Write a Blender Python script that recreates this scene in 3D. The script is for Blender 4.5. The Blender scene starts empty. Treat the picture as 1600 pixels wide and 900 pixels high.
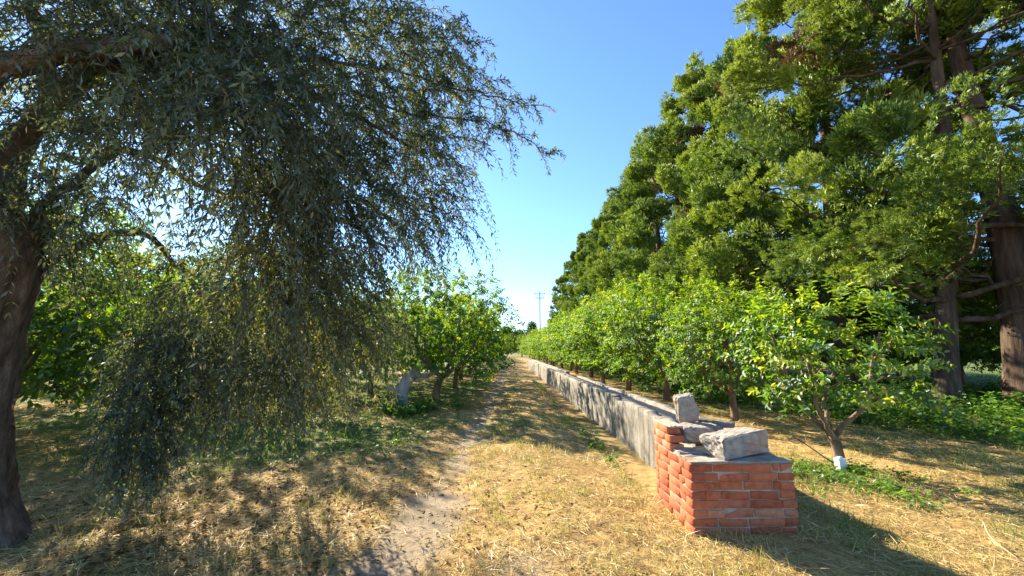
import bpy, math
import numpy as np
R = math.radians
scene = bpy.context.scene
C = scene.collection

# ------------------------------------------------------------------ camera, sky, sun, exposure
cam_data = bpy.data.cameras.new('camera')
cam = bpy.data.objects.new('camera', cam_data)
C.objects.link(cam)
cam.location = (0, 0, 1.5)
cam.rotation_euler = (R(90 + 8.53), 0, R(-1.07))
cam_data.sensor_width = 36.0
cam_data.lens = 36.0 * 640 / 1600
cam_data.clip_end = 3000
scene.camera = cam

SUN_AZ, SUN_EL = 37.0, 30.0          # degrees to the side of +Y (towards -X), above the horizon
world = bpy.data.worlds.new('World')
scene.world = world
world.use_nodes = True
wn = world.node_tree
for n in list(wn.nodes):
    wn.nodes.remove(n)
sky = wn.nodes.new('ShaderNodeTexSky')
sky.sky_type = 'NISHITA'
sky.sun_disc = False
sky.sun_elevation = R(SUN_EL)
sky.sun_rotation = R(-SUN_AZ)
sky.altitude = 0
sky.air_density = 1.0
sky.dust_density = 0.1
sky.ozone_density = 7.0
bg = wn.nodes.new('ShaderNodeBackground')
bg.inputs['Strength'].default_value = 0.088
wo = wn.nodes.new('ShaderNodeOutputWorld')
wn.links.new(sky.outputs[0], bg.inputs[0])
wn.links.new(bg.outputs[0], wo.inputs[0])

sun_data = bpy.data.lights.new('sun', 'SUN')
sun_data.energy = 5.0
sun_data.angle = R(0.6)
sun_data.color = (1.0, 0.89, 0.68)
sun = bpy.data.objects.new('sun', sun_data)
C.objects.link(sun)
sun.rotation_euler = (R(90 - SUN_EL), 0, R(180 + SUN_AZ))
sun.location = (-30, 40, 30)

scene.view_settings.view_transform = 'Standard'
scene.view_settings.look = 'None'
scene.view_settings.gamma = 1.0
scene.view_settings.use_curve_mapping = False
scene.view_settings.exposure = 1.90
scene.cycles.max_bounces = 8
scene.cycles.diffuse_bounces = 4
scene.cycles.transmission_bounces = 6
scene.cycles.use_denoising = True
scene.cycles.denoising_prefilter = 'ACCURATE'

# ------------------------------------------------------------------ helpers
def tag(o, label=None, cat=None, group=None, kind=None):
    if label: o['label'] = label
    if cat: o['category'] = cat
    if group: o['group'] = group
    if kind: o['kind'] = kind
    return o

def mesh_obj(name, V, faces, mat, parent=None, tint=None, smooth=False):
    """faces: list of int arrays of shape (n, k). One mesh object."""
    V = np.asarray(V, np.float32)
    me = bpy.data.meshes.new(name)
    me.vertices.add(len(V))
    me.vertices.foreach_set('co', V.ravel())
    idx = np.concatenate([np.asarray(f, np.int32).ravel() for f in faces])
    sizes = np.concatenate([np.full(len(f), np.asarray(f).shape[1], np.int32) for f in faces])
    starts = np.concatenate([[0], np.cumsum(sizes)[:-1]]).astype(np.int32)
    me.loops.add(len(idx))
    me.loops.foreach_set('vertex_index', idx)
    me.polygons.add(len(sizes))
    me.polygons.foreach_set('loop_start', starts)
    if smooth:
        me.polygons.foreach_set('use_smooth', np.ones(len(sizes), bool))
    if tint is not None:
        at = me.attributes.new('tint', 'FLOAT', 'POINT')
        at.data.foreach_set('value', np.asarray(tint, np.float32))
    me.update(calc_edges=True)
    me.validate()
    me.materials.append(mat)
    o = bpy.data.objects.new(name, me)
    C.objects.link(o)
    if parent: o.parent = parent
    return o

def empty(name, loc, rz=0.0, scale=1.0):
    o = bpy.data.objects.new(name, None)
    C.objects.link(o)
    o.location = loc
    o.rotation_euler = (0, 0, rz)
    o.scale = (scale,) * 3
    o.empty_display_size = 0.1
    return o

def copy_tree(o, parent=None):
    c = o.copy()
    C.objects.link(c)
    c.parent = parent
    for ch in o.children:
        copy_tree(ch, c)
    return c

def unit(a):
    return a / np.maximum(np.linalg.norm(a, axis=-1, keepdims=True), 1e-9)

class Soup:
    """collects vertices, faces and a per-vertex tint"""
    def __init__(s):
        s.V, s.F, s.T, s.n = [], {}, [], 0
    def add(s, V, faces, tint):
        V = np.asarray(V, np.float32).reshape(-1, 3)
        for f in faces:
            f = np.asarray(f)
            s.F.setdefault(f.shape[1], []).append(f + s.n)
        s.V.append(V)
        s.T.append(np.broadcast_to(np.asarray(tint, np.float32), (len(V),)))
        s.n += len(V)
    def build(s, name, mat, parent=None, smooth=False):
        return mesh_obj(name, np.concatenate(s.V), [np.concatenate(f) for f in s.F.values()], mat, parent, np.concatenate(s.T), smooth)

def diamonds(P, D, N, L, W, tint, fold=0.15, droop=0.1):
    """one folded quad per leaf"""
    n = len(P)
    D = unit(D); B = unit(np.cross(D, N)); N = np.cross(B, D)
    L = np.broadcast_to(np.asarray(L, float).reshape(-1, 1), (n, 1)); W = np.broadcast_to(np.asarray(W, float).reshape(-1, 1), (n, 1))
    V = np.stack([P, P + D * L * .45 + B * W * .5 + N * W * fold, P + D * L - N * L * droop, P + D * L * .45 - B * W * .5 + N * W * fold], 1)
    F = np.arange(n * 4).reshape(n, 4)
    return V.reshape(-1, 3), [F], np.repeat(tint, 4)

def ovates(P, D, N, L, W, tint, fold=0.22, droop=0.12):
    """an ovate leaf, two quads folded along the midrib"""
    n = len(P)
    D = unit(D); B = unit(np.cross(D, N)); N = np.cross(B, D)
    L = np.broadcast_to(np.asarray(L, float).reshape(-1, 1), (n, 1)); W = np.broadcast_to(np.asarray(W, float).reshape(-1, 1), (n, 1))
    f = N * W * fold
    V = np.stack([P, P + D * L * .28 + B * W * .46 + f, P + D * L * .66 + B * W * .40 + f - N * L * droop * .5, P + D * L - N * L * droop,
                  P + D * L * .66 - B * W * .40 + f - N * L * droop * .5, P + D * L * .28 - B * W * .46 + f], 1)
    b = np.arange(n)[:, None] * 6
    F = np.concatenate([b + np.array([0, 3, 2, 1]), b + np.array([0, 5, 4, 3])])
    return V.reshape(-1, 3), [F], np.repeat(tint, 6)

def tube(pts, rad, sides=8, rng=None, rough=0.0, cap=True):
    pts = np.asarray(pts, float); rad = np.asarray(rad, float)
    n = len(pts)
    T = unit(np.gradient(pts, axis=0))
    ref = np.array([0.0, 0, 1]) if abs(T[0, 2]) < 0.85 else np.array([1.0, 0, 0])
    V = []
    u = unit(np.cross(T[0], ref))
    a = np.linspace(0, 2 * math.pi, sides, endpoint=False)
    for i in range(n):
        u = unit(u - T[i] * np.dot(u, T[i])); v = np.cross(T[i], u)
        r = np.full(sides, rad[i])
        if rough and rng is not None: r = r * (1 + rng.normal(0, rough, sides))
        V.append(pts[i] + np.outer(np.cos(a) * r, u) + np.outer(np.sin(a) * r, v))
    V = np.concatenate(V)
    i = np.arange(n - 1)[:, None] * sides; k = np.arange(sides)[None, :]; k2 = (k + 1) % sides
    F = np.stack([i + k, i + k2, i + sides + k2, i + sides + k], -1).reshape(-1, 4)
    faces = [F]
    if cap:
        V = np.concatenate([V, pts[:1], pts[-1:]])
        q = np.arange(sides); q2 = (q + 1) % sides
        faces.append(np.concatenate([np.stack([q2, q, np.full(sides, n * sides)], 1), np.stack([q + (n - 1) * sides, q2 + (n - 1) * sides, np.full(sides, n * sides + 1)], 1)]))
    return V, faces

def spline(ctrl, n):
    """Catmull-Rom through control points"""
    P = np.asarray(ctrl, float)
    P = np.concatenate([2 * P[:1] - P[1:2], P, 2 * P[-1:] - P[-2:-1]])
    out = []
    m = len(P) - 3
    for t in np.linspace(0, m - 1e-6, n):
        i = int(t); u = t - i
        a, b, c, d = P[i:i + 4]
        out.append(.5 * (2 * b + (c - a) * u + (2 * a - 5 * b + 4 * c - d) * u * u + (3 * b - a - 3 * c + d) * u ** 3))
    return np.array(out)

def limb(name, ctrl, r0, r1, mat, parent, rng, n=12, sides=8, wob=0.02, rough=0.05, power=1.0):
    P = spline(ctrl, n)
    P[1:] += rng.normal(0, wob, (n - 1, 3))
    t = np.linspace(0, 1, n) ** power
    V, F = tube(P, r0 + (r1 - r0) * t, sides, rng, rough)
    return mesh_obj(name, V, F, mat, parent, np.full(len(V), rng.random()), smooth=True)

def hash01(ix, iy, seed):
    h = (ix.astype(np.int64) * 374761393 + iy.astype(np.int64) * 668265263 + seed * 974634777) & 0xffffffff
    h = ((h ^ (h >> 13)) * 1274126177) & 0xffffffff
    return ((h ^ (h >> 16)) & 0xffff) / 65535.0

def vnoise(x, y, seed=0):
    x = np.asarray(x, float); y = np.asarray(y, float)
    ix = np.floor(x); iy = np.floor(y); fx = x - ix; fy = y - iy
    fx = fx * fx * (3 - 2 * fx); fy = fy * fy * (3 - 2 * fy)
    ix = ix.astype(np.int64); iy = iy.astype(np.int64)
    a, b, c, d = hash01(ix, iy, seed), hash01(ix + 1, iy, seed), hash01(ix, iy + 1, seed), hash01(ix + 1, iy + 1, seed)
    return (a * (1 - fx) + b * fx) * (1 - fy) + (c * (1 - fx) + d * fx) * fy

def fbm(x, y, seed=0, octaves=4):
    s, a, tot = 0, 1.0, 0
    for k in range(octaves):
        s = s + a * vnoise(x * 2 ** k, y * 2 ** k, seed + k); tot += a; a *= .5
    return s / tot

def sstep(a, b, x):
    t = np.clip((x - a) / (b - a), 0, 1)
    return t * t * (3 - 2 * t)

# ------------------------------------------------------------------ materials
def new_mat(name):
    m = bpy.data.materials.new(name)
    m.use_nodes = True
    nt = m.node_tree
    for n in list(nt.nodes): nt.nodes.remove(n)
    out = nt.nodes.new('ShaderNodeOutputMaterial')
    return m, nt, out

def nd(nt, kind, **kw):
    n = nt.nodes.new(kind)
    for k, v in kw.items(): setattr(n, k, v)
    return n

def ramp(nt, src, stops):
    r = nd(nt, 'ShaderNodeValToRGB')
    e = r.color_ramp.elements
    while len(e) < len(stops): e.new(0.5)
    for i, (p, c) in enumerate(stops):
        e[i].position = p; e[i].color = (*c, 1)
    nt.links.new(src, r.inputs[0])
    return r.outputs[0]

def noise(nt, scale, detail=4, rough=.55, vec=None, stretch=None):
    if vec is None:
        vec = nd(nt, 'ShaderNodeTexCoord').outputs['Object']
    if stretch:
        mp = nd(nt, 'ShaderNodeMapping'); mp.inputs['Scale'].default_value = stretch
        nt.links.new(vec, mp.inputs[0]); vec = mp.outputs[0]
    t = nd(nt, 'ShaderNodeTexNoise')
    t.inputs['Scale'].default_value = scale; t.inputs['Detail'].default_value = detail; t.inputs['Roughness'].default_value = rough
    nt.links.new(vec, t.inputs['Vector'])
    return t.outputs[0]

def mixc(nt, fac, a, b, mode='MIX'):
    m = nd(nt, 'ShaderNodeMix', data_type='RGBA', blend_type=mode)
    for s, v in ((m.inputs[0], fac), (m.inputs[6], a), (m.inputs[7], b)):
        if isinstance(v, (int, float)): s.default_value = v
        elif isinstance(v, tuple): s.default_value = (*v, 1)
        else: nt.links.new(v, s)
    return m.outputs[2]

def attr(nt, name='tint'):
    return nd(nt, 'ShaderNodeAttribute', attribute_name=name).outputs['Fac']

def bump(nt, h, strength, dist):
    b = nd(nt, 'ShaderNodeBump')
    b.inputs['Strength'].default_value = strength; b.inputs['Distance'].default_value = dist
    nt.links.new(h, b.inputs['Height'])
    return b.outputs[0]

def leaf_mat(name, stops, trans_stops, trans=0.4, gloss=0.06, rough=0.35):
    m, nt, out = new_mat(name)
    t = attr(nt)
    c = ramp(nt, t, stops); c2 = ramp(nt, t, trans_stops)
    d = nd(nt, 'ShaderNodeBsdfDiffuse'); nt.links.new(c, d.inputs[0])
    tr = nd(nt, 'ShaderNodeBsdfTranslucent'); nt.links.new(c2, tr.inputs[0])
    mx = nd(nt, 'ShaderNodeMixShader'); mx.inputs[0].default_value = trans
    nt.links.new(d.outputs[0], mx.inputs[1]); nt.links.new(tr.outputs[0], mx.inputs[2])
    g = nd(nt, 'ShaderNodeBsdfGlossy'); g.inputs['Roughness'].default_value = rough; g.inputs[0].default_value = (.9, .95, 1, 1)
    m2 = nd(nt, 'ShaderNodeMixShader'); m2.inputs[0].default_value = gloss
    nt.links.new(mx.outputs[0], m2.inputs[1]); nt.links.new(g.outputs[0], m2.inputs[2])
    nt.links.new(m2.outputs[0], out.inputs[0])
    return m

def rough_mat(name, colour_fn, roughness=.9, bumps=None):
    m, nt, out = new_mat(name)
    b = nd(nt, 'ShaderNodeBsdfPrincipled')
    b.inputs['Roughness'].default_value = roughness
    b.inputs['Specular IOR Level'].default_value = .2
    nt.links.new(colour_fn(nt), b.inputs['Base Color'])
    if bumps: nt.links.new(bumps(nt), b.inputs['Normal'])
    nt.links.new(b.outputs[0], out.inputs[0])
    return m

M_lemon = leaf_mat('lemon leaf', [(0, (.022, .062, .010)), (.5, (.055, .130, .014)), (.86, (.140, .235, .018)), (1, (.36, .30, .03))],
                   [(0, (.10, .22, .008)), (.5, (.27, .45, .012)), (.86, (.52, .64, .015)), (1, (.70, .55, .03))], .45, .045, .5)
M_olive = leaf_mat('olive leaf', [(0, (.040, .068, .042)), (.5, (.078, .116, .072)), (.85, (.16, .205, .135)), (1, (.20, .17, .07))],
                   [(0, (.07, .10, .03)), (.5, (.15, .19, .06)), (.8, (.34, .36, .06)), (1, (.44, .36, .06))], .32, .045, .5)
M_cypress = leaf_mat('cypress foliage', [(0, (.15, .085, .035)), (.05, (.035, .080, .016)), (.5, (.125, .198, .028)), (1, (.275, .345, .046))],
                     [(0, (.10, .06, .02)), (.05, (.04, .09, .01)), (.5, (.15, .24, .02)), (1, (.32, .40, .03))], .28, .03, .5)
M_weed = leaf_mat('weed leaf', [(0, (.035, .09, .015)), (.5, (.07, .16, .022)), (1, (.15, .24, .035))],
                  [(0, (.10, .24, .02)), (.5, (.2, .40, .03)), (1, (.40, .50, .06))], .4, .04, .45)
M_straw = leaf_mat('straw', [(0, (.20, .125, .045)), (.35, (.41, .29, .105)), (.75, (.62, .47, .19)), (1, (.74, .62, .33))],
                   [(0, (.14, .09, .03)), (.5, (.4, .28, .1)), (1, (.6, .46, .2))], .25, .03, .45)
M_grass = leaf_mat('grass blade', [(0, (.045, .095, .018)), (.45, (.10, .16, .028)), (.75, (.24, .23, .06)), (1, (.48, .38, .15))],
                   [(0, (.10, .22, .02)), (.5, (.22, .34, .03)), (1, (.5, .4, .12))], .35, .03, .45)
M_litter = leaf_mat('dead leaf', [(0, (.09, .052, .024)), (.5, (.18, .10, .042)), (1, (.27, .16, .065))],
                    [(0, (.06, .03, .01)), (1, (.25, .15, .05))], .15, .015, .6)

def bark(name, c0, c1, c2, scale=9, stretch=(1, 1, .22), strength=.9):
    return rough_mat(name, lambda nt: ramp(nt, noise(nt, scale, 6, .65, stretch=stretch), [(.3, c0), (.52, c1), (.75, c2)]),
                     .95, lambda nt: bump(nt, noise(nt, scale * 1.6, 6, .7, stretch=stretch), strength, .03))
M_bark_olive = bark('olive bark', (.035, .024, .017), (.13, .093, .068), (.25, .19, .145), 13, (1, 1, .33), 1.0)
M_bark_cyp = bark('cypress bark', (.03, .020, .014), (.095, .063, .045), (.18, .13, .095), 7, (1, 1, .14), 1.0)
M_bark_lemon = bark('lemon bark', (.07, .045, .03), (.19, .13, .085), (.32, .235, .16), 12)
M_twig = bark('olive twig', (.045, .045, .032), (.085, .085, .062), (.13, .13, .10), 9)
M_dead_wood = bark('weathered wood', (.15, .13, .11), (.34, .31, .275), (.50, .47, .42), 9, (1, 1, .2))

def ground_colour(nt):
    obj = nd(nt, 'ShaderNodeTexCoord').outputs['Object']
    hay = ramp(nt, noise(nt, 9, 8, .7, obj), [(.28, (.17, .105, .042)), (.5, (.38, .255, .095)), (.72, (.58, .41, .155))])
    big = ramp(nt, noise(nt, .7, 4, .6, obj), [(.32, (.60, .50, .44)), (.62, (1.0, 1.0, 1.0))])
    hay = mixc(nt, 1.0, hay, big, 'MULTIPLY')
    dirt = ramp(nt, noise(nt, 14, 8, .72, obj), [(.25, (.17, .13, .085)), (.5, (.26, .20, .135)), (.8, (.34, .27, .19))])
    green = ramp(nt, noise(nt, 12, 8, .7, obj), [(.28, (.045, .065, .018)), (.55, (.10, .135, .032)), (.78, (.21, .20, .07))])
    a = mixc(nt, attr(nt, 'green'), hay, green)
    return mixc(nt, attr(nt, 'dirt'), a, dirt)
M_ground = rough_mat('dry ground', ground_colour, 1.0, lambda nt: bump(nt, noise(nt, 30, 8, .75), .6, .018))

def concrete_colour(nt):
    obj = nd(nt, 'ShaderNodeTexCoord').outputs['Object']
    base = ramp(nt, noise(nt, 5, 8, .65, obj), [(.25, (.18, .172, .152)), (.5, (.33, .312, .272)), (.78, (.46, .435, .385))])
    streak = ramp(nt, noise(nt, 3.2, 6, .7, obj, (2.4, 2.4, .28)), [(.38, (.32, .31, .31)), (.53, (.88, .87, .86)), (.7, (1.05, 1.03, 1.0))])
    spots = ramp(nt, noise(nt, 30, 4, .7, obj), [(.33, (.62, .60, .56)), (.45, (1, 1, 1))])
    tone = ramp(nt, attr(nt), [(0, (.78, .76, .74)), (1, (1.08, 1.05, 1.0))])
    return mixc(nt, 1.0, mixc(nt, 1.0, mixc(nt, .85, base, streak, 'MULTIPLY'), spots, 'MULTIPLY'), tone, 'MULTIPLY')
M_concrete = rough_mat('weathered concrete', concrete_colour, .95, lambda nt: bump(nt, noise(nt, 22, 9, .75), .7, .02))
M_block = rough_mat('grey concrete block', lambda nt: mixc(nt, 1.0, ramp(nt, noise(nt, 7, 9, .7), [(.28, (.19, .168, .14)), (.5, (.33, .298, .255)), (.75, (.47, .43, .375))]),
                    ramp(nt, noise(nt, 4.3, 5, .6), [(.42, (1, 1, 1)), (.56, (1.0, .90, .82)), (.68, (1.15, .60, .42))]), 'MULTIPLY'), .95,
                    lambda nt: bump(nt, noise(nt, 28, 9, .75), .6, .015))
M_mortar = rough_mat('mortar', lambda nt: ramp(nt, noise(nt, 11, 8, .7), [(.3, (.25, .19, .15)), (.55, (.42, .34, .275)), (.8, (.54, .465, .39))]), .97,
                     lambda nt: bump(nt, noise(nt, 35, 8, .75), .8, .015))

def brick_colour(nt):
    rnd = nd(nt, 'ShaderNodeObjectInfo').outputs['Random']
    obj = nd(nt, 'ShaderNodeTexCoord').outputs['Object']
    base = ramp(nt, rnd, [(0, (.33, .090, .045)), (.3, (.41, .122, .058)), (.6, (.46, .150, .072)), (.85, (.42, .145, .08)), (1, (.50, .22, .125))])
    g = noise(nt, 16, 8, .7, nd(nt, 'ShaderNodeNewGeometry').outputs['Position'])
    base = mixc(nt, 1.0, base, ramp(nt, g, [(.25, (.55, .5, .47)), (.5, (1, 1, 1)), (.75, (1.18, 1.2, 1.2))]), 'MULTIPLY')
    lime = ramp(nt, noise(nt, 4.5, 7, .7, nd(nt, 'ShaderNodeNewGeometry').outputs['Position']), [(.64, (0, 0, 0)), (.80, (.5, .5, .5))])
    return mixc(nt, lime, base, (.46, .36, .29))
M_brick = rough_mat('red brick', brick_colour, .95, lambda nt: bump(nt, noise(nt, 40, 8, .75, nd(nt, 'ShaderNodeNewGeometry').outputs['Position']), .7, .012))
M_white = rough_mat('white plastic', lambda nt: ramp(nt, noise(nt, 12, 4), [(.3, (.62, .60, .55)), (.6, (.78, .77, .74))]), .6)
M_hose = rough_mat('black hose', lambda nt: ramp(nt, noise(nt, 12, 4), [(.3, (.018, .018, .018)), (.7, (.04, .038, .035))]), .5)
M_pole = rough_mat('pole concrete', lambda nt: ramp(nt, noise(nt, 3, 4), [(.3, (.16, .16, .16)), (.7, (.26, .25, .24))]), .9)
M_stick = rough_mat('dry stem', lambda nt: ramp(nt, noise(nt, 20, 4), [(.3, (.30, .22, .12)), (.7, (.55, .45, .28))]), .9)
M_fruit = rough_mat('lemon fruit', lambda nt: ramp(nt, noise(nt, 5, 3), [(.3, (.55, .36, .02)), (.7, (.72, .55, .04))]), .5, lambda nt: bump(nt, noise(nt, 90, 2), .3, .004))

# ------------------------------------------------------------------ ground
TRACK = np.array([(-.80, -3), (-.78, 2.2), (-.74, 3.1), (-.75, 3.7), (-.70, 4.6), (-.64, 6.6), (-.47, 9.7), (-.22, 18.4), (.1, 34), (.6, 80), (.8, 300)])
def track_x(y):
    return np.interp(y, TRACK[:, 1], TRACK[:, 0])
def dirt_mask(x, y):
    w = np.interp(y, [0, 3, 4.4, 5.2, 7, 12, 40], [.40, .34, .28, .22, .20, .22, .25])
    e = (fbm(x * 2.3, y * 2.3, 11) - .5) * .62
    d = np.abs(x - track_x(y)) + e
    m = (1 - sstep(w * .30, w * 1.45, d)) * np.interp(y, [5, 8, 30], [1, .9, .75])
    p = 1 - sstep(.12, .42, np.hypot(x - .14, (y - 3.0) * .9) + e * .5)
    return np.clip(np.maximum(m, .8 * p), 0, 1)
def green_mask(x, y):
    n = fbm(x * .55, y * .55, 31)
    under = sstep(7.0, 8.6, x + .42 * (y - 6.5) + (n - .5) * 2.0) * sstep(4.6, 6.0, x)
    leftside = sstep(-.15, -.9, x - track_x(y)) * sstep(5.2, 7.4, y + (n - .5) * 3.5) * .9 * sstep(.30, .50, n + .08 * np.clip((y - 12) / 10, -1, 1.2))
    mid = .5 * sstep(.5, .68, n) * sstep(-.3, .4, x - track_x(y)) * sstep(4.5, 9, y)
    clover = .6 - .6 * sstep(.3, 1.0, np.hypot((x - 3.95) * .9, (y - 5.1) * .9) + (n - .5) * .8)
    far = sstep(60, 95, y)
    n2 = fbm(x * 1.1 + 7, y * 1.1, 37)
    mid = np.maximum(mid, .55 * sstep(.52, .70, n2) * sstep(2.3, 3.0, x) * sstep(7.6, 6.4, y))
    return np.clip(np.maximum.reduce([under, leftside, mid, clover * .8, far * .8]), 0, 1)
def gz(x, y):
    x = np.asarray(x, float); y = np.asarray(y, float)
    near = sstep(120, 40, np.hypot(x, y))
    z = (fbm(x * .45, y * .45, 3) - .5) * .07 + (fbm(x * 2.1, y * 2.1, 5) - .5) * .035
    z = z - .035 * np.exp(-((x - track_x(y)) / .38) ** 2) + .03 * np.exp(-((x - track_x(y) - 1.0) / .5) ** 2)
    z = z + .10 * sstep(7.5, 9.5, x + .3 * (y - 7)) * sstep(5, 7, x)
    return z * near

def axis(fine0, fine1, step, lo, hi):
    a = list(np.arange(fine0, fine1 + 1e-6, step))
    s = step; v = fine1
    while v < hi:
        s *= 1.22; v += s; a.append(v)
    s = step; v = fine0; b = []
    while v > lo:
        s *= 1.22; v -= s; b.append(v)
    return np.array(b[::-1] + a)
gx = axis(-6.5, 9, .07, -900, 900)
gy = axis(1.8, 11, .07, -60, 1500)
GX, GY = np.meshgrid(gx, gy)
GZ = gz(GX, GY) + (fbm(GX * 9, GY * 9, 8, 2) - .5) * .022 * (1 - .75 * dirt_mask(GX, GY)) * sstep(14, 7, np.hypot(GX, GY))
V = np.stack([GX, GY, GZ], -1).reshape(-1, 3)
nx, ny = len(gx), len(gy)
i = (np.arange(ny - 1)[:, None] * nx + np.arange(nx - 1)[None, :]).ravel()
ground = mesh_obj('ground', V, [np.stack([i, i + 1, i + 1 + nx, i + nx], 1)], M_ground, smooth=True)
for nm, fn in (('dirt', dirt_mask), ('green', green_mask)):
    at = ground.data.attributes.new(nm, 'FLOAT', 'POINT')
    at.data.foreach_set('value', fn(GX, GY).ravel().astype(np.float32))
tag(ground, 'dry yellow grass ground with a worn dirt track', 'ground', kind='structure')

# ------------------------------------------------------------------ irrigation channel of concrete panels
rng = np.random.default_rng(5)
def concrete_panel(name, parent, x0, x1, y0, y1, z1, seed, facing=-1, tone=.5, nick=.03):
    """an upright panel: both long faces are relief grids, the top edge is worn"""
    ny_ = max(6, int((y1 - y0) / .07)); nz_ = 10
    ys = np.linspace(y0, y1, ny_); zs = np.linspace(-.08, 1, nz_)
    YY, ZZ = np.meshgrid(ys, zs)
    top = z1 - np.maximum(0, fbm(YY * 3.1, YY * 0 + seed, 71) - .52) * nick * 4 + (fbm(YY * .9, YY * 0 + seed, 73) - .5) * .018
    Zw = np.where(ZZ < 0, ZZ, ZZ * top)
    rel = (fbm(YY * 7 + seed, Zw * 1.6, 77, 4) - .5) * .05 + (fbm(YY * 2.2 + seed, Zw * .5, 78, 3) - .5) * .05
    a = np.stack([x0 - rel, YY, Zw], -1).reshape(-1, 3)
    b = np.stack([x1 + rel * .6, YY, Zw], -1).reshape(-1, 3)
    n = nz_ * ny_
    q = (np.arange(nz_ - 1)[:, None] * ny_ + np.arange(ny_ - 1)[None, :]).ravel()
    Fa = np.stack([q, q + ny_, q + ny_ + 1, q + 1], 1); Fb = np.stack([q, q + 1, q + ny_ + 1, q + ny_], 1) + n
    t = (nz_ - 1) * ny_ + np.arange(ny_ - 1)
    Ft = np.stack([t, t + n, t + n + 1, t + 1], 1)
    e0 = np.arange(nz_ - 1) * ny_; e1 = e0 + ny_ - 1
    Fe = np.concatenate([np.stack([e0, e0 + n, e0 + ny_ + n, e0 + ny_], 1), np.stack([e1, e1 + ny_, e1 + ny_ + n, e1 + n], 1)])
    return mesh_obj(name, np.concatenate([a, b]), [Fa, Fb, Ft, Fe], M_concrete, parent, np.full(2 * n, tone))
chan = empty('irrigation_channel', (2.2, 18, 0))
tag(chan, 'long low concrete irrigation channel running from the brick pillar along the track', 'channel')
def ch_parent(o):
    o.location = (-2.2, -18, 0)
y = 4.22; k = 0
while y < 33:
    ln = rng.uniform(2.2, 3.4)
    dx = rng.normal(0, .012); dz = rng.normal(0, .007)
    ch_parent(concrete_panel('front_panel', chan, 1.91 + dx, 2.05 + dx, y, y + ln - rng.uniform(.008, .03), .69 + dz, k * 3.7 + 1, tone=rng.random(), nick=.022 if k % 3 else .05))
    if not (k == 3):
        ch_parent(concrete_panel('rear_panel', chan, 2.30 + dx * .6, 2.44 + dx * .6, y + .1, y + ln + .08, .69 + rng.normal(0, .008), k * 5.1 + 40, tone=rng.random(), nick=.03))
    y += ln; k += 1
V, F = tube([(2.175, 4.2, .2), (2.175, 33, .2)], [.12, .12], 4)
V = np.array([(x, yy, z) for yy in (4.25, 33) for x, z in ((2.03, -.05), (2.32, -.05), (2.32, .645), (2.03, .645))])
fl = mesh_obj('channel_bed', V, [np.array([(0, 1, 2, 3), (7, 6, 5, 4), (0, 4, 5, 1), (1, 5, 6, 2), (2, 6, 7, 3), (3, 7, 4, 0)])], M_mortar, chan)
ch_parent(fl)

# ------------------------------------------------------------------ brick pillar
PX0, PX1, PY0 = 1.54, 2.41, 3.54
COURSE, BL, BW, J = .0705, .245, .118, .008
pil = empty('brick_pillar', (1.97, 3.8, 0))
tag(pil, 'low red brick pillar with chipped mortar at the end of the concrete channel', 'pillar', kind='thing')
def brick_mesh(rng, lx, ly, lz):
    """a worn brick: box with chamfered, jittered edges"""
    g = np.array([-1, -.93, .93, 1])
    vs, idx = [], {}
    def vid(a, b, c):
        k = (a, b, c)
        if k not in idx:
            idx[k] = len(vs); vs.append(k)
        return idx[k]
    c = .0028
    for sx in (-1, 1):
        for sy in (-1, 1):
            for sz in (-1, 1):
                j = rng.normal(0, .0022, 3) + (-np.array([sx, sy, sz]) * abs(rng.normal(0, .006)) if rng.random() < .25 else 0)
                for ax in range(3):
                    p = np.array([sx * lx / 2, sy * ly / 2, sz * lz / 2])
                    q = p - np.array([sx, sy, sz]) * c
                    q[ax] = p[ax]
                    vs.append(q + j)
    def V_(sx, sy, sz, ax):
        return ((sx > 0) * 4 + (sy > 0) * 2 + (sz > 0)) * 3 + ax
    quads, tris = [], []
    for ax in range(3):
        o = [a for a in range(3) if a != ax]
        for s in (-1, 1):
            cs = []
            for a, b in ((-1, -1), (1, -1), (1, 1), (-1, 1)):
                t = [0, 0, 0]; t[ax] = s; t[o[0]] = a; t[o[1]] = b
                cs.append(V_(*t, ax))
            quads.append(cs if (s > 0) ^ (ax == 1) else cs[::-1])
    for e in range(3):
        a, b = [x for x in range(3) if x != e]
        for sa in (-1, 1):
            for sb in (-1, 1):
                t0 = [0, 0, 0]; t1 = [0, 0, 0]
                t0[e] = -1; t1[e] = 1
                for t in (t0, t1): t[a] = sa; t[b] = sb
                quads.append([V_(*t0, a), V_(*t1, a), V_(*t1, b), V_(*t0, b)])
    for sx in (-1, 1):
        for sy in (-1, 1):
            for sz in (-1, 1):
                tris.append([V_(sx, sy, sz, 0), V_(sx, sy, sz, 1), V_(sx, sy, sz, 2)])
    return np.array(vs), [np.array(quads), np.array(tris)]
rng = np.random.default_rng(21)
MESHES = {}
def put_brick(x, y, z, lx, ly):
    key = (round(lx, 3), round(ly, 3), int(rng.integers(3)))
    if key not in MESHES:
        V, F = brick_mesh(rng, lx, ly, COURSE - J)
        b = mesh_obj('brick', V, F, M_brick, pil)
        import bmesh
        bm = bmesh.new(); bm.from_mesh(b.data); bmesh.ops.recalc_face_normals(bm, faces=bm.faces); bm.to_mesh(b.data); bm.free()
        MESHES[key] = b.data
    else:
        b = bpy.data.objects.new('brick', MESHES[key]); C.objects.link(b); b.parent = pil
    b.location = (x - 1.97 + rng.normal(0, .0026), y - 3.8 + rng.normal(0, .0026), z + rng.normal(0, .0015))
    b.rotation_euler = (rng.normal(0, .005), rng.normal(0, .006), rng.normal(0, .007))
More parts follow.
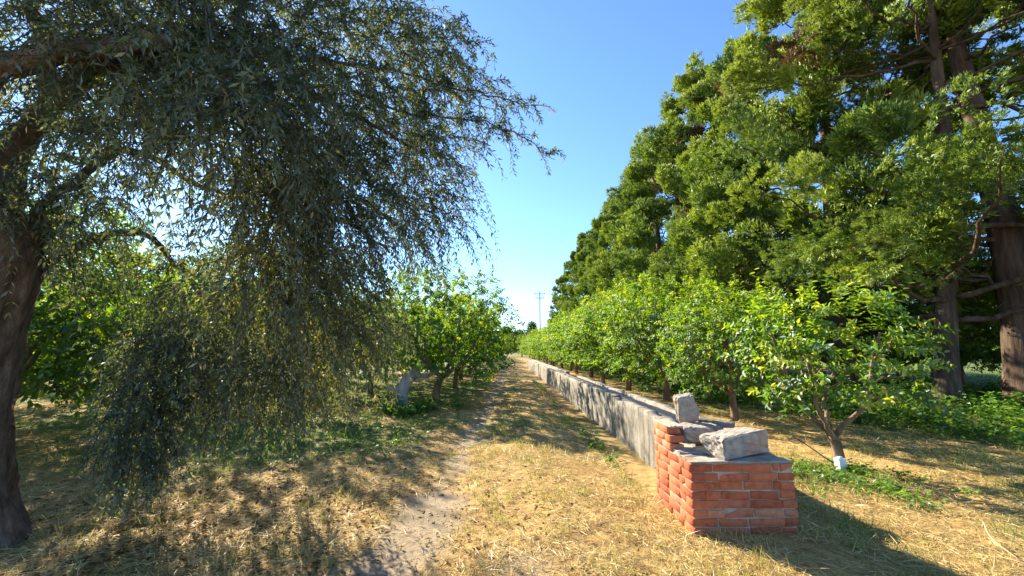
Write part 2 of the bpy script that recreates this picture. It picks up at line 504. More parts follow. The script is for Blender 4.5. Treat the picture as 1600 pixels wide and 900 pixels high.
def run(a0, a1, off):
    off = (off + rng.uniform(0, .06)) % BL
    """lengths of the bricks of one course between a0 and a1"""
    out = []; p = a0 - off
    while p < a1 - .02:
        s = max(p, a0); e = min(p + BL, a1)
        if e - s > .05: out.append((s, e))
        elif out: out[-1] = (out[-1][0], e)
        p += BL
    return out
D0 = .44                                  # depth of the body
LY1 = 4.36                                # the side that runs on to the channel
for c in range(8):
    z = (c + .5) * COURSE - .002
    odd = c % 2
    # front leaf, full width on odd courses
    for s, e in run(PX0 + (0 if odd else BW), PX1 - (0 if not odd else BW), .0 if odd else .09):
        e2 = e - J
        put_brick((s + e2) / 2, PY0 + BW / 2, z, e2 - s, BW - J * .4)
    # side facing the track
    for s, e in run(PY0 + (BW if odd else 0), LY1, .06 if odd else 0):
        put_brick(PX0 + BW / 2, (s + e - J) / 2, z, BW - J * .4, e - s - J)
    # far side
    for s, e in run(PY0 + (BW if not odd else 0), PY0 + D0, 0):
        put_brick(PX1 - BW / 2, (s + e - J) / 2, z, BW - J * .4, e - s - J)
    # back leaf
    for s, e in run(PX0 + BW + .01, PX1 - BW - .01, .1 * odd):
        put_brick((s + e - J) / 2, PY0 + D0 - BW / 2, z, e - s - J, BW - J * .4)
for c in range(8, 11):                    # the taller stub beside the channel
    z = (c + .5) * COURSE + .004
    y0 = 3.93 if c < 10 else 4.0
    for s, e in run(y0, LY1, .1 if c % 2 else 0):
        put_brick(PX0 + BW / 2 + .004, (s + e - J) / 2, z, BW + .012, e - s - J)
def box(name, x0, x1, y0, y1, z0, z1, mat, parent, off=(0, 0, 0), jit=0.0, seg=1, seed=0):
    r = np.random.default_rng(seed)
    n = seg + 1
    import bmesh
    bm = bmesh.new()
    bmesh.ops.create_cube(bm, size=1)
    if seg > 1: bmesh.ops.subdivide_edges(bm, edges=bm.edges[:], cuts=seg - 1, use_grid_fill=True)
    for v in bm.verts:
        v.co.x = x0 + (v.co.x + .5) * (x1 - x0) + r.normal(0, jit) - off[0]
        v.co.y = y0 + (v.co.y + .5) * (y1 - y0) + r.normal(0, jit) - off[1]
        v.co.z = z0 + (v.co.z + .5) * (z1 - z0) + r.normal(0, jit) - off[2]
    me = bpy.data.meshes.new(name); bm.to_mesh(me); bm.free()
    me.materials.append(mat)
    o = bpy.data.objects.new(name, me); C.objects.link(o)
    if parent: o.parent = parent
    return o
PO = (1.97, 3.8, 0)
box('mortar_core', PX0 + .013, PX1 - .013, PY0 + .013, PY0 + D0 - .013, -.05, 8 * COURSE - .003, M_mortar, pil, PO)
box('mortar_core', PX0 + .013, PX0 + BW - .013, PY0 + D0 - .02, LY1 - .013, -.05, 8 * COURSE - .004, M_mortar, pil, PO)
box('mortar_core', PX0 + .012, PX0 + BW - .004, 4.02, LY1 - .009, 8 * COURSE - .02, 11 * COURSE - .012, M_mortar, pil, PO)
box('mortar_cap', PX0 + .012, PX1 - .012, PY0 + .012, PY0 + D0 - .004, 8 * COURSE - .006, 8 * COURSE + .012, M_block, pil, PO, .004, 8, 3)
box('mortar_cap', PX0 + .015, PX0 + BW + .02, 3.965, LY1 - .01, 11 * COURSE - .004, 11 * COURSE + .012, M_mortar, pil, PO, .004, 5, 4)
box('mortar_bed', PX0 + .02, 1.90, 3.80, 4.0, 8 * COURSE - .005, 8 * COURSE + .028, M_mortar, pil, PO, .006, 5, 6)
box('concrete_floor', PX0 + BW, 2.30, PY0 + D0, 4.5, -.05, .52, M_mortar, pil, PO, .003, 4, 5)

# ------------------------------------------------------------------ loose concrete blocks on the pillar
def rough_block(name, L, Wd, H, seed, label, loc, rot, mat=M_block, taper=0.0):
    import bmesh
    r = np.random.default_rng(seed)
    bm = bmesh.new()
    bmesh.ops.create_cube(bm, size=1)
    bmesh.ops.bevel(bm, geom=bm.edges[:], offset=.035, segments=2, affect='EDGES')
    bmesh.ops.subdivide_edges(bm, edges=[e for e in bm.edges if e.calc_length() > .3], cuts=7, use_grid_fill=True)
    bmesh.ops.triangulate(bm, faces=[f for f in bm.faces if len(f.verts) > 4])
    sc = min(L, Wd, H)
    for v in bm.verts:
        c = np.array(v.co)
        n = (fbm(c[0] * 7 + seed, c[1] * 7 + c[2] * 5, seed, 3) - .5, fbm(c[1] * 7 + seed * 2, c[2] * 7 + c[0] * 5, seed + 9, 3) - .5, fbm(c[2] * 7, c[0] * 7 + c[1] * 5, seed + 5, 3) - .5)
        chip = 1 - .10 * max(0.0, float(fbm(c[0] * 5 + seed, c[1] * 5 + c[2] * 3.3, seed + 2, 2)) - .5) * (1 if sorted(np.abs(c))[1] > .42 else 0) * 4
        c = c * chip
        v.co.x = c[0] * L + n[0] * .045
        v.co.y = c[1] * Wd * (1 + taper * c[0]) + n[1] * .035
        v.co.z = (c[2] + .5) * H * (1 + taper * c[0]) + (n[2] * .02 if c[2] > 0 else 0)
    me = bpy.data.meshes.new(name); bm.to_mesh(me); bm.free()
    me.materials.append(mat)
    o = bpy.data.objects.new(name, me); C.objects.link(o)
    o.location = loc; o.rotation_euler = rot
    tag(o, label, 'concrete block')
    return o
TOP = 8 * COURSE + .013
rough_block('concrete_block', .56, .26, .185, 3, 'large grey concrete block lying tilted across the top of the brick pillar', (2.072, 3.801, TOP + .006), (R(-2), R(-3), R(22)), taper=.04)
rough_block('concrete_block', .30, .24, .16, 8, 'flat grey concrete block wedged in the channel mouth behind the brick pillar', (1.88, 4.20, .60), (R(2), R(0), R(4)))
rough_block('concrete_block', .19, .15, .27, 12, 'upright leaning concrete block standing on the flat one', (1.93, 4.42, .757), (R(5), R(-9), R(-8)), taper=.02)
rough_block('concrete_block', .12, .26, .17, 15, 'small dark concrete chunk beside the flat block in the channel mouth', (2.11, 4.32, .57), (0, R(4), R(-6)))
rough_block('concrete_block', .34, .15, .14, 17, 'pale broken concrete piece behind the dark chunk at the channel end', (2.30, 4.58, .60), (0, R(3), R(-30)), M_concrete)

# ------------------------------------------------------------------ trees
def rand_dirs(rng, n):
    return unit(rng.normal(0, 1, (n, 3)))

def lemon_proto(seed, H, Rc, fork, n_shoot, per, zlo, lean=0.0, leafL=.088, sparse=False, fruit=0):
    """an orchard lemon tree at the origin: trunk, limbs under it, crown"""
    rng = np.random.default_rng(seed)
    root = empty('lemon_tree', (0, 0, 0))
    fk = np.array([rng.normal(0, .05) + lean, rng.normal(0, .05), fork])
    tr = limb('trunk', [(0, 0, -.12), (rng.normal(0, .03), rng.normal(0, .03), fork * .5), fk], .115 if not sparse else .075, .085 if not sparse else .06, M_bark_lemon, root, rng, 10, 10, .006, .06)
    nl = 5 if not sparse else 4
    tips = []
    a0 = rng.random() * 6.28
    for k in range(nl):
        a = a0 + k * 6.283 / nl + rng.normal(0, .25)
        rr = Rc * rng.uniform(.45, .7); zz = H * rng.uniform(.6, .8)
        d = np.array([math.cos(a), math.sin(a), 0])
        end = fk + d * rr + np.array([0, 0, zz - fork])
        mid = fk + d * rr * .55 + np.array([0, 0, (zz - fork) * .32])
        limb('limb', [fk - np.array([0, 0, .05]), mid, end], .058 if not sparse else .042, .016, M_bark_lemon, tr, rng, 10, 7, .02, .05)
        for j in range(4):
            b = mid + (end - mid) * rng.uniform(0, .8)
            dd = unit(np.array([math.cos(a + rng.normal(0, .9)), math.sin(a + rng.normal(0, .9)), rng.uniform(.1, .9)]))
            e2 = b + dd * Rc * rng.uniform(.3, .5)
            limb('twig', [b, (b + e2) / 2 + rng.normal(0, .05, 3), e2], .022, .007, M_bark_lemon, tr, rng, 6, 5, .01, .0)
            tips.append(e2)
    # shoots: points in a lumpy crown
    s = Soup()
    n = n_shoot
    d = rand_dirs(rng, n * 2)
    d = d[(d[:, 2] > -.82)][:n]; n = len(d)
    az = np.arctan2(d[:, 1], d[:, 0])
    lump = .64 + .68 * fbm(az * 1.9 + seed * 3.3, d[:, 2] * 2.6 + 5, seed + 90, 3)
    rr = lump * np.where(rng.random(n) < .7, rng.uniform(.82, 1.04, n), rng.uniform(.35, .85, n))
    cz = (H + zlo) / 2; hz = (H - zlo) / 2
    P = np.stack([d[:, 0] * rr * Rc, d[:, 1] * rr * Rc, cz + d[:, 2] * rr * hz], 1)
    P[:, 0] += lean * .8
    P[:, 2] = np.maximum(P[:, 2], zlo * .8 + rng.random(n) * .3)
    out = unit(np.stack([d[:, 0], d[:, 1], np.abs(d[:, 2]) * .6 + .35], 1) + rng.normal(0, .45, (n, 3)))
    low = P[:, 2] < cz - hz * .35
    out[low, 2] -= .7; out = unit(out)
    ln = rng.uniform(.16, .36, n)
    spike = (d[:, 2] > .45) & (rng.random(n) < .24)
    out[spike] = unit(out[spike] * .35 + np.array([0, 0, 1])); ln[spike] = rng.uniform(.40, .85, spike.sum())
    m = per
    t = (np.arange(m) + .5)[None, :] / m + rng.uniform(-.05, .05, (n, m))
    pos = P[:, None, :] + out[:, None, :] * (ln[:, None] * t)[..., None]
    pos[..., 2] -= (t * t) * (ln[:, None] * .25)
    az2 = rng.random((n, 1)) * 6.28 + np.arange(m)[None, :] * 2.4
    u = unit(np.cross(out, np.array([.3, .2, 1]))); v = np.cross(out, u)
    side = np.cos(az2)[..., None] * u[:, None, :] + np.sin(az2)[..., None] * v[:, None, :]
    D = unit(side * .9 + out[:, None, :] * .5 + np.array([0, 0, -.22]) + rng.normal(0, .22, (n, m, 3)))
    N = unit(out[:, None, :] * .8 + np.array([0, 0, .7]) + rng.normal(0, .38, (n, m, 3)))
    L = rng.uniform(.75, 1.2, (n, m)) * leafL
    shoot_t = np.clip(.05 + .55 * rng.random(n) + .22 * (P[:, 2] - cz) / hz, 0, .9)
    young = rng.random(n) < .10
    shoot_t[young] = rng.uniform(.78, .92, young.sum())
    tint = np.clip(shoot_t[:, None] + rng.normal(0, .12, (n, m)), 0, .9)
    yel = rng.random((n, m)) < .012
    tint[yel] = 1.0
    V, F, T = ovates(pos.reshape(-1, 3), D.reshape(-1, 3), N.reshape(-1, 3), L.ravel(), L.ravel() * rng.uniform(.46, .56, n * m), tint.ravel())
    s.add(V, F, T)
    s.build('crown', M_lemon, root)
    if fruit:
        import bmesh
        bm = bmesh.new(); bmesh.ops.create_uvsphere(bm, u_segments=8, v_segments=6, radius=.032)
        for v_ in bm.verts: v_.co.z *= 1.35
        me = bpy.data.meshes.new('lemon'); bm.to_mesh(me); bm.free(); me.materials.append(M_fruit)
        for q in rng.choice(n, fruit, replace=False):
            f_ = bpy.data.objects.new('lemon', me); C.objects.link(f_); f_.parent = root
            f_.location = tuple(P[q] * .96); f_.rotation_euler = (rng.normal(0, .4), rng.normal(0, .4), 0)
    return root

def place(root, x, y, rz, s, label, group=None, cat='tree', first=False, sz=None):
    o = root if first else copy_tree(root)
    o.location = (x, y, float(gz(x, y)) - .01)
    o.rotation_euler = (0, 0, rz)
    o.scale = (s, s, s * (sz or 1))
    if 'group' in o: del o['group']
    tag(o, label, cat, group)
    return o

LA = lemon_proto(101, 3.55, 1.95, .75, 1150, 15, .42)
LB = lemon_proto(102, 3.35, 1.95, .65, 1100, 15, .40)
LC = lemon_proto(103, 3.7, 1.85, .8, 1150, 15, .55)
LN = lemon_proto(104, 2.6, 1.10, .45, 235, 14, .75, leafL=.098, sparse=True, fruit=0)
rg = 'lemon trees in the row beside the concrete channel'
place(LN, 4.33, 5.50, 2.2, .95, 'small sparse lemon tree with low forked pale trunk beside the brick pillar', rg, first=True, sz=.92)
rng = np.random.default_rng(77)
ords = ['second', 'third', 'fourth', 'fifth', 'sixth', 'seventh', 'eighth', 'ninth', 'tenth']
used = set()
def lemon(x, y, label, group, s=1.0, sz=None):
    k = int(rng.integers(3)); p = (LA, LB, LC)[k]
    f = k not in used; used.add(k)
    return place(p, x, y, rng.random() * 6.28, s * rng.uniform(.93, 1.06), label, group, first=f, sz=(sz or rng.uniform(.9, 1.12)))
for k, yy in enumerate([8.9, 12.2, 15.6, 19.0, 22.5, 26.0, 29.5, 33.2]):
    lemon(4.75 + rng.normal(0, .15), yy + rng.normal(0, .2), f'bushy green lemon tree, {ords[k]} from the brick pillar along the channel', rg, [.76, .95, 1.08, .98, 1.12, 1.05, 1.1, 1.05][k], [1, 1.06, .95, 1.12, .98, 1.1, .95, 1.05][k])
for yy in np.arange(37, 78, 3.8):
    lemon(4.6 + rng.normal(0, .2), yy, 'far lemon tree merged into the receding row past the concrete channel', 'far lemon trees of the channel row')
lg = 'lemon trees in the row facing the channel across the track'
lemon(-1.95, 12.3, 'large bright lemon tree nearest the track, dark trunk close to the grey stump', lg, 1.02, 1.04)
lemon(-1.95, 16.6, 'darker lemon tree directly behind the large bright one at the track edge', lg, 1.0)
lemon(-2.2, 21, 'lemon tree third in the row along the dirt track edge', lg, .95)
for yy in np.arange(25.5, 76, 4.2):
    lemon(-2.3 + rng.normal(0, .2), yy, 'far lemon tree in the receding row on the stump side of the track', 'far lemon trees of the track row', .95)
lemon(-4.5, 14.3, 'lemon tree with thin leaning trunk behind the weathered stump', 'lemon trees behind the olive tree', .9)
hid = 'lemon tree glimpsed through the hanging olive branches'
for x, yy in [(-5.7, 10.3), (-4.9, 18.5), (-5.2, 23), (-5.2, 28), (-5.3, 33.5), (-8.3, 6.6), (-8.6, 10.5), (-8.4, 15), (-8.7, 20), (-8.7, 26), (-12, 8.5), (-12.2, 13), (-12, 18), (-12.4, 24), (-16, 12), (-16, 18), (-16.3, 25), (-20, 18), (-20.5, 26)]:
    lemon(x + rng.normal(0, .2), yy, hid, 'lemon trees behind the olive tree')
lemon(-7.0, 5.7, 'bright backlit lemon tree just behind the olive trunk', 'lemon trees behind the olive tree', .95)
for x in (-5.6, -2.4, 0.6, 3.6, 6.8):
    lemon(x, 84 + rng.normal(0, 1), 'distant lemon tree closing the far end of the track', 'lemon trees across the end of the track', 1.15)
for x, yy in [(14.5, 15), (15.5, 19.5), (17, 12.5), (18, 24), (19, 17), (22, 21), (21, 14.5), (16, 30), (15, 38), (24, 30)]:
    lemon(x, yy, 'lemon tree in the orchard seen between the cypress trunks', 'orchard trees beyond the cypresses', 1.05)

def cypress_proto(seed, H, Rc, n_plume, tufts, blades, bl, bw, zbase, gap=None, trunk_r=.3, lean=(0, 0), nlimb=26, twigs_=False):
    """a big spreading cypress: tapered trunk, limbs, crown of plumes made of small sprays"""
    rng = np.random.default_rng(seed)
    root = empty('cypress_tree', (0, 0, 0))
    lx, ly = lean
    tp = lambda z: np.array([lx * z / H + .12 * math.sin(z * .5 + seed), ly * z / H + .12 * math.cos(z * .43 + seed), z])
    ctrl = [tp(z) for z in np.linspace(-.2, H * .93, 9)]
    Pn = spline(ctrl, 26)
    tt = np.linspace(0, 1, 26)
    rad = trunk_r * ((1 - tt) ** .8 * .95 + .05) * (1 + .55 * np.exp(-tt * 26))
    V, F = tube(Pn, rad, 14, rng, .05)
    tr = mesh_obj('trunk', V, F, M_bark_cyp, root, np.full(len(V), .5), True)
    # boughs: each carries one pad of plumes, gaps stay between the pads
    nb = n_plume // 6
    kb = np.arange(nb)
    f_b = np.clip((kb + .5) / nb + rng.normal(0, .02, nb), 0, 1) ** 1.08
    h_b = zbase + (H - zbase) * f_b
    a_b = (kb * 2.39996 + seed + rng.normal(0, .3, nb)) % (2 * math.pi)
    prof = np.interp(f_b, [0, .08, .25, .5, .75, .9, 1], [.78, .95, 1.0, .92, .70, .45, .10])
    r_b = Rc * prof * rng.uniform(.78, 1.20, nb)
    if gap is not None:
        keep = np.ones(nb, bool)
        for ga, gw, g0, g1, pr in gap:
            da = np.abs((a_b - ga + math.pi) % (2 * math.pi) - math.pi)
            keep &= ~((da < gw) & (h_b > g0) & (h_b < g1) & (rng.random(nb) < pr))
        f_b, h_b, a_b, r_b = f_b[keep], h_b[keep], a_b[keep], r_b[keep]; nb = len(f_b)
    Ob = np.stack([np.cos(a_b), np.sin(a_b), np.zeros(nb)], 1); Tb = np.stack([-np.sin(a_b), np.cos(a_b), np.zeros(nb)], 1)
    end = Ob * r_b[:, None]; end[:, 2] = h_b
    end[:, 0] += lx * h_b / H; end[:, 1] += ly * h_b / H
    for q in range(nb):
        z0 = max(h_b[q] - r_b[q] * rng.uniform(.2, .55) * (1 - .3 * f_b[q]), zbase * .6)
        md = (tp(z0) + end[q]) / 2 + np.array([0, 0, -.10 * r_b[q]]) + rng.normal(0, .12, 3)
        limb('limb', [tp(z0), md, end[q]], .022 + .015 * r_b[q] * (1 - f_b[q]), .008, M_bark_cyp, tr, rng, 12, 6, .065, .08)
        if twigs_:
            for _ in range(3):
                b = tp(z0) + (end[q] - tp(z0)) * rng.uniform(.25, .8) + rng.normal(0, .05, 3)
                e2 = b + unit(end[q] - tp(z0) + rng.normal(0, 1.6, 3)) * rng.uniform(.5, 1.3)
                limb('dead_twig', [b, (b + e2) / 2 + rng.normal(0, .12, 3), e2], .012, .003, M_bark_cyp, tr, rng, 7, 4, .03, .0)
    per = 8
    f = np.repeat(f_b, per); a = np.repeat(a_b, per); O = np.repeat(Ob, per, 0); Tg = np.repeat(Tb, per, 0); rr = np.repeat(r_b, per)
    n = len(f)
    size = np.repeat(rng.uniform(.8, 1.25, nb) * (1.08 - .35 * f_b), per) * Rc / 3.6
    ctr = np.repeat(end, per, 0) + O * (rng.uniform(-1.15, .25, n) * size)[:, None] + Tg * (rng.normal(0, .52, n) * size)[:, None]
    ctr[:, 2] += rng.normal(.05, .26, n) * size
    upf = .45 + 1.0 * f
    ax = unit(O * .8 + Tg * rng.normal(0, .5, n)[:, None] + np.array([0, 0, 1]) * upf[:, None] + rng.normal(0, .2, (n, 3)))
    lowm = f < .10
    ax[lowm] = unit(O[lowm] + np.array([0, 0, -.15]) + rng.normal(0, .3, (lowm.sum(), 3)))
    pl = rng.uniform(.6, 1.05, n) * size
    pr_ = pl * rng.uniform(.30, .42, n)
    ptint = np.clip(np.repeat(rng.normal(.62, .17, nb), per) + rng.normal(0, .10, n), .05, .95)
    # tufts over each plume
    m = tufts
    t = rng.random((n, m)) ** .8
    phi = rng.random((n, m)) * 6.283
    u = unit(np.cross(ax, np.array([.21, .33, 1.0]))); v = np.cross(ax, u)
    env = np.sqrt(np.clip(np.sin(np.pi * np.clip(t * .86 + .12, 0, 1)), 0.02, 1))
    rad_ = pr_[:, None] * env * np.sqrt(rng.uniform(.5, 1.0, (n, m)))
    radial = np.cos(phi)[..., None] * u[:, None] + np.sin(phi)[..., None] * v[:, None]
    tp_ = ctr[:, None] + ax[:, None] * ((t - .45) * pl[:, None])[..., None] + radial * rad_[..., None]
    td = unit(radial * .75 + ax[:, None] * .75 + np.array([0, 0, .25]) + rng.normal(0, .25, (n, m, 3)))
    dead = rng.random(n) < .035
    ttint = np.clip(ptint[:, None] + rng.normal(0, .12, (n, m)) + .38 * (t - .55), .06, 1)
    ttint[dead] = 0.0
    P = np.repeat(tp_.reshape(-1, 3), blades, 0); D0_ = np.repeat(td.reshape(-1, 3), blades, 0)
    k = len(P)
    bsz = np.repeat(rng.uniform(.7, 1.35, n), m * blades)
    D = unit(D0_ + rng.normal(0, .36, (k, 3)))
    P = P + D0_ * rng.uniform(-.4, .5, (k, 1)) * bl + rng.normal(0, bl * .25, (k, 3))
    N = unit(np.repeat(radial.reshape(-1, 3), blades, 0) * .9 + np.array([0, 0, .3]) + rng.normal(0, .5, (k, 3)))
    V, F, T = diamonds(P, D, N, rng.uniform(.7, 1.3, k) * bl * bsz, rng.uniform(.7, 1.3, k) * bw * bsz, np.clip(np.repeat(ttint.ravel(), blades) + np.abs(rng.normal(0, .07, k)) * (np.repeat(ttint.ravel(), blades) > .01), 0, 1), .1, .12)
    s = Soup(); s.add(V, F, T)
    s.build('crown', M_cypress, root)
    return root

to_cam = math.atan2(-9.3, -10.2)
CN = cypress_proto(301, 15.0, 4.1, 300, 62, 21, .085, .020, 3.1, gap=[(to_cam + .35, .75, 4.8, 8.6, .75), (to_cam + 3.3, .9, 4.0, 9.0, .8)], trunk_r=.22, lean=(1.3, -.2), twigs_=True)
CB = cypress_proto(302, 15.5, 3.7, 230, 46, 14, .115, .028, 3.3, gap=[(to_cam + .2, .8, 3.6, 9.0, .6), (to_cam + 3.3, .9, 3.0, 9.0, .8)], trunk_r=.37, lean=(.5, .8), twigs_=True)
CM1 = cypress_proto(303, 15.2, 3.7, 270, 42, 10, .16, .046, 2.2, trunk_r=.33, nlimb=24)
CM2 = cypress_proto(304, 14.6, 3.6, 260, 42, 10, .16, .046, 1.9, trunk_r=.33, nlimb=24)
cg = 'cypress trees in the tall row behind the lemon trees'
place(CN, 10.2, 9.4, 0, 1, 'tall cypress with bare slender trunk, closest in the row behind the small lemon tree', cg, first=True)
place(CB, 11.6, 9.0, 0, 1, 'tall cypress with thick leaning dark trunk beside the slender one', cg, first=True)
place(CM1, 15.0, 10.0, 1.0, .95, 'cypress at the picture edge, only its outer branches showing', cg)
ylist = [13.2, 16.6, 20.2, 24.2, 28.6, 33.5, 38.8, 45, 52, 60]
names = ['first', 'second', 'third', 'fourth', 'fifth', 'sixth', 'seventh', 'eighth', 'ninth', 'tenth']
for k, yy in enumerate(ylist):
    src = (CM1, CM2)[k % 2]
    place(src, 11.0 + rng.normal(0, .35), yy, rng.random() * 6.28, [1.04, 1.02, 1.06, 1.02, 1.10, 1.04, 1.06, 1.05, 1.05, 1.0][k],
          f'dense green cypress, {names[k]} one past the bare-trunked pair', cg, first=(k == 0))
place(CM2, 11.2, 72, 2.0, .86, 'last dark cypress at the far end of the row above the utility pole', cg, first=True)

# ------------------------------------------------------------------ olive tree
rng = np.random.default_rng(404)
ol = empty('olive_tree', (-3.95, 3.4, 0))
tag(ol, 'big old olive tree with hanging grey-green branches over the track edge', 'tree')
OO = np.array([-3.95, 3.4, 0])
def olimb(name, ctrl, r0, r1, parent, n=14, sides=9, wob=.02, rough=.06):
    return limb(name, np.asarray(ctrl, float) - OO, r0, r1, M_bark_olive, parent, rng, n, sides, wob, rough)
NS, NA = 70, 44
Pn = spline(np.array([(-4.02, 3.42, -.2), (-4.05, 3.42, .12), (-4.14, 3.38, .5), (-4.20, 3.34, 1.0), (-4.18, 3.3, 1.6), (-4.08, 3.25, 2.1), (-4.05, 3.2, 2.55)]) - OO, NS)
tt = np.linspace(0, 1, NS)[:, None]; th = np.linspace(0, 2 * math.pi, NA, endpoint=False)[None, :]
lobes = .5 + .5 * np.cos(th * 5 + 1.1 + .5 * np.sin(th * 2)) + .25 * np.cos(th * 3 + .4)
cc, sc_ = np.cos(th), np.sin(th)
ridge = np.abs(fbm(cc * 4.2 + 20 + tt * 1.1, sc_ * 4.2 + 20 + tt * 2.6, 17, 4) - .5) * 2
rad = (.22 + .08 * tt + np.exp(-tt * 11) * (.22 + .30 * lobes)) * (1.10 - .48 * ridge + .16 * (fbm(cc * 1.6 + 9, sc_ * 1.6 + tt * 5, 23, 2) - .5))
V = np.stack([Pn[:, 0:1] + rad * cc, Pn[:, 1:2] + rad * sc_, np.broadcast_to(Pn[:, 2:3], rad.shape)], -1).reshape(-1, 3)
ii = np.arange(NS - 1)[:, None] * NA; kk_ = np.arange(NA)[None, :]; k2_ = (kk_ + 1) % NA
otr = mesh_obj('trunk', V, [np.stack([ii + kk_, ii + k2_, ii + NA + k2_, ii + NA + kk_], -1).reshape(-1, 4)], M_bark_olive, ol, np.full(len(V), .5), True)
LIMBS = {
    'a': [(-4.05, 3.2, 2.35), (-4.15, 2.95, 3.1), (-3.6, 2.7, 3.45), (-2.9, 2.5, 3.42), (-2.2, 2.45, 3.5)],
    'b': [(-4.0, 3.25, 2.3), (-3.75, 3.5, 3.0), (-3.38, 3.64, 3.30), (-2.87, 3.87, 3.02), (-2.3, 3.9, 2.9)],
    'c': [(-4.0, 3.3, 1.95), (-3.75, 3.7, 2.5), (-3.49, 3.95, 2.59), (-3.20, 4.20, 2.19), (-2.9, 4.35, 1.8)],
    'd': [(-4.05, 3.2, 2.4), (-3.9, 3.3, 3.6), (-3.2, 3.6, 4.3), (-2.2, 3.7, 4.4), (-1.2, 3.9, 4.35)],
    'e': [(-1.6, 3.8, 4.1), (-1.1, 3.95, 3.95), (-.55, 4.05, 3.93), (0.05, 4.06, 3.82), (.52, 4.12, 3.50)],
    'j': [(-1.5, 3.85, 4.38), (-1.0, 3.95, 4.36), (-.5, 4.05, 4.25), (0.0, 4.08, 4.18), (.35, 4.1, 4.12)],
    'f': [(-2.9, 2.5, 3.42), (-2.2, 2.9, 3.6), (-1.5, 3.3, 3.6), (-.9, 3.9, 3.5)],
    'g': [(-4.1, 3.2, 2.4), (-4.6, 3.6, 3.4), (-4.6, 4.3, 4.0), (-4.2, 4.9, 4.2)],
    'h': [(-3.9, 3.3, 3.6), (-3.6, 2.8, 4.3), (-2.9, 2.4, 4.5)],
    'i': [(-2.3, 3.9, 2.9), (-1.7, 4.0, 2.8), (-1.2, 4.15, 2.5)],
}
for k, (key, ct) in enumerate(LIMBS.items()):
    r0 = {'a': .12, 'b': .05, 'c': .042, 'd': .11, 'e': .016, 'j': .014, 'f': .05, 'g': .11, 'h': .07, 'i': .04}[key]
    olimb('limb', ct, r0, (.05 if key == 'a' else .003 if key in 'ej' else .012), otr, 18, 9, .018)
# foliage masses: centre, radius, number of hanging twigs
BL_ = [
    ((-3.65, 2.93, 4.05), .55, 190), ((-2.67, 2.57, 3.70), .50, 210), ((-2.29, 2.74, 3.80), .50, 200), ((-1.85, 2.91, 3.95), .50, 200), ((-1.48, 3.44, 4.35), .55, 190),
    ((-1.10, 3.89, 4.60), .50, 120), ((-3.87, 3.25, 3.25), .40, 80), ((-2.76, 2.83, 3.25), .38, 120), ((-1.94, 2.53, 3.10), .36, 150), ((-1.45, 2.40, 2.95), .32, 130),
    ((-1.55, 3.38, 3.45), .48, 190), ((-1.15, 3.93, 3.75), .50, 190), ((-.78, 4.2, 3.70), .42, 110), ((-1.72, 3.10, 2.65), .36, 170), ((-1.52, 3.68, 2.80), .45, 200),
    ((-1.08, 4.15, 2.95), .42, 140), ((-2.30, 3.48, 2.90), .36, 50), ((-3.79, 3.15, 2.60), .38, 130), ((-3.50, 3.33, 2.75), .34, 50), ((-4.0, 4.6, 3.1), .7, 40),
    ((-2.01, 3.58, 2.20), .42, 190), ((-1.72, 3.99, 2.12), .42, 160), ((-2.74, 3.99, 2.15), .42, 60), ((-3.40, 4.22, 2.10), .42, 80), ((-1.55, 4.25, 1.72), .36, 110),
    ((-2.02, 4.30, 1.45), .40, 110), ((-2.42, 4.10, 1.45), .40, 110), ((-3.10, 4.32, 1.45), .42, 110), ((-3.18, 3.92, 1.50), .32, 110), ((-3.18, 3.82, .95), .26, 95),
    ((-2.85, 4.40, 1.1), .32, 55), ((-2.35, 4.55, 1.0), .28, 50), ((-3.22, 3.90, .60), .20, 60), ((-.72, 4.02, 4.40), .36, 60), ((-.75, 4.2, 2.95), .30, 60),
    ((-4.6, 4.6, 4.2), .8, 90), ((-3.2, 3.4, 4.5), .6, 160), ((-2.4, 3.3, 4.6), .6, 150), ((-4.6, 2.6, 3.9), .6, 90), ((-1.9, 3.9, 3.3), .45, 110), ((-.9, 4.1, 3.35), .36, 80), ((-.75, 4.0, 4.75), .40, 70), ((-1.0, 3.9, 5.0), .45, 80), ((-.45, 4.1, 4.45), .28, 30), ((-.35, 4.1, 4.1), .25, 24),
]
ts = Soup(); ls = Soup()
P0, rr_, = [], []
for c, r, n in BL_:
    n = int(n * (.66 if c[0] > -1.3 else 1.12 if c[2] < 2.3 else .82 if c[0] > -1.8 else .88)); r *= 1.08
    d = rand_dirs(rng, n) * (rng.random((n, 1)) ** .45) * r
    P0.append(np.array(c) + d); rr_.append(d / r)
# twigs on the long sprays reaching over the track
tip = np.concatenate([spline(LIMBS['e'], 60)[18:], spline(LIMBS['j'], 60)[18:]])
q = tip[rng.integers(0, len(tip), 64)]; P0.append(q); rr_.append(np.concatenate([rng.normal(.7, .3, (64, 1)), rng.normal(0, .5, (64, 1)), rng.normal(.1, .7, (64, 1))], 1))
P0 = np.concatenate(P0); rr_ = np.concatenate(rr_)
n = len(P0)
is_tip = np.arange(n) >= n - 64
hd = rng.normal(0, 1, (n, 3)); hd[:, 2] *= .35
d0 = unit(hd * .6 + rr_ * .8 + np.array([.25, .05, .15]))
ln = rng.uniform(.30, .72, n); ln[is_tip] = rng.uniform(.16, .42, is_tip.sum())
lowish = P0[:, 2] < 1.9
verylow = P0[:, 2] < 1.25
ln[verylow] *= .7; d0[verylow] = unit(d0[verylow] * np.array([.45, .45, 1]) + np.array([.05, 0, -.2]))
NODE = 15
s_ = np.linspace(0, 1, NODE)
droop = rng.uniform(.25, .95, n) + .25 * (P0[:, 2] < 3.0); droop[is_tip] = rng.uniform(.1, .6, is_tip.sum()); droop[lowish] *= .8; ln[lowish] *= .85
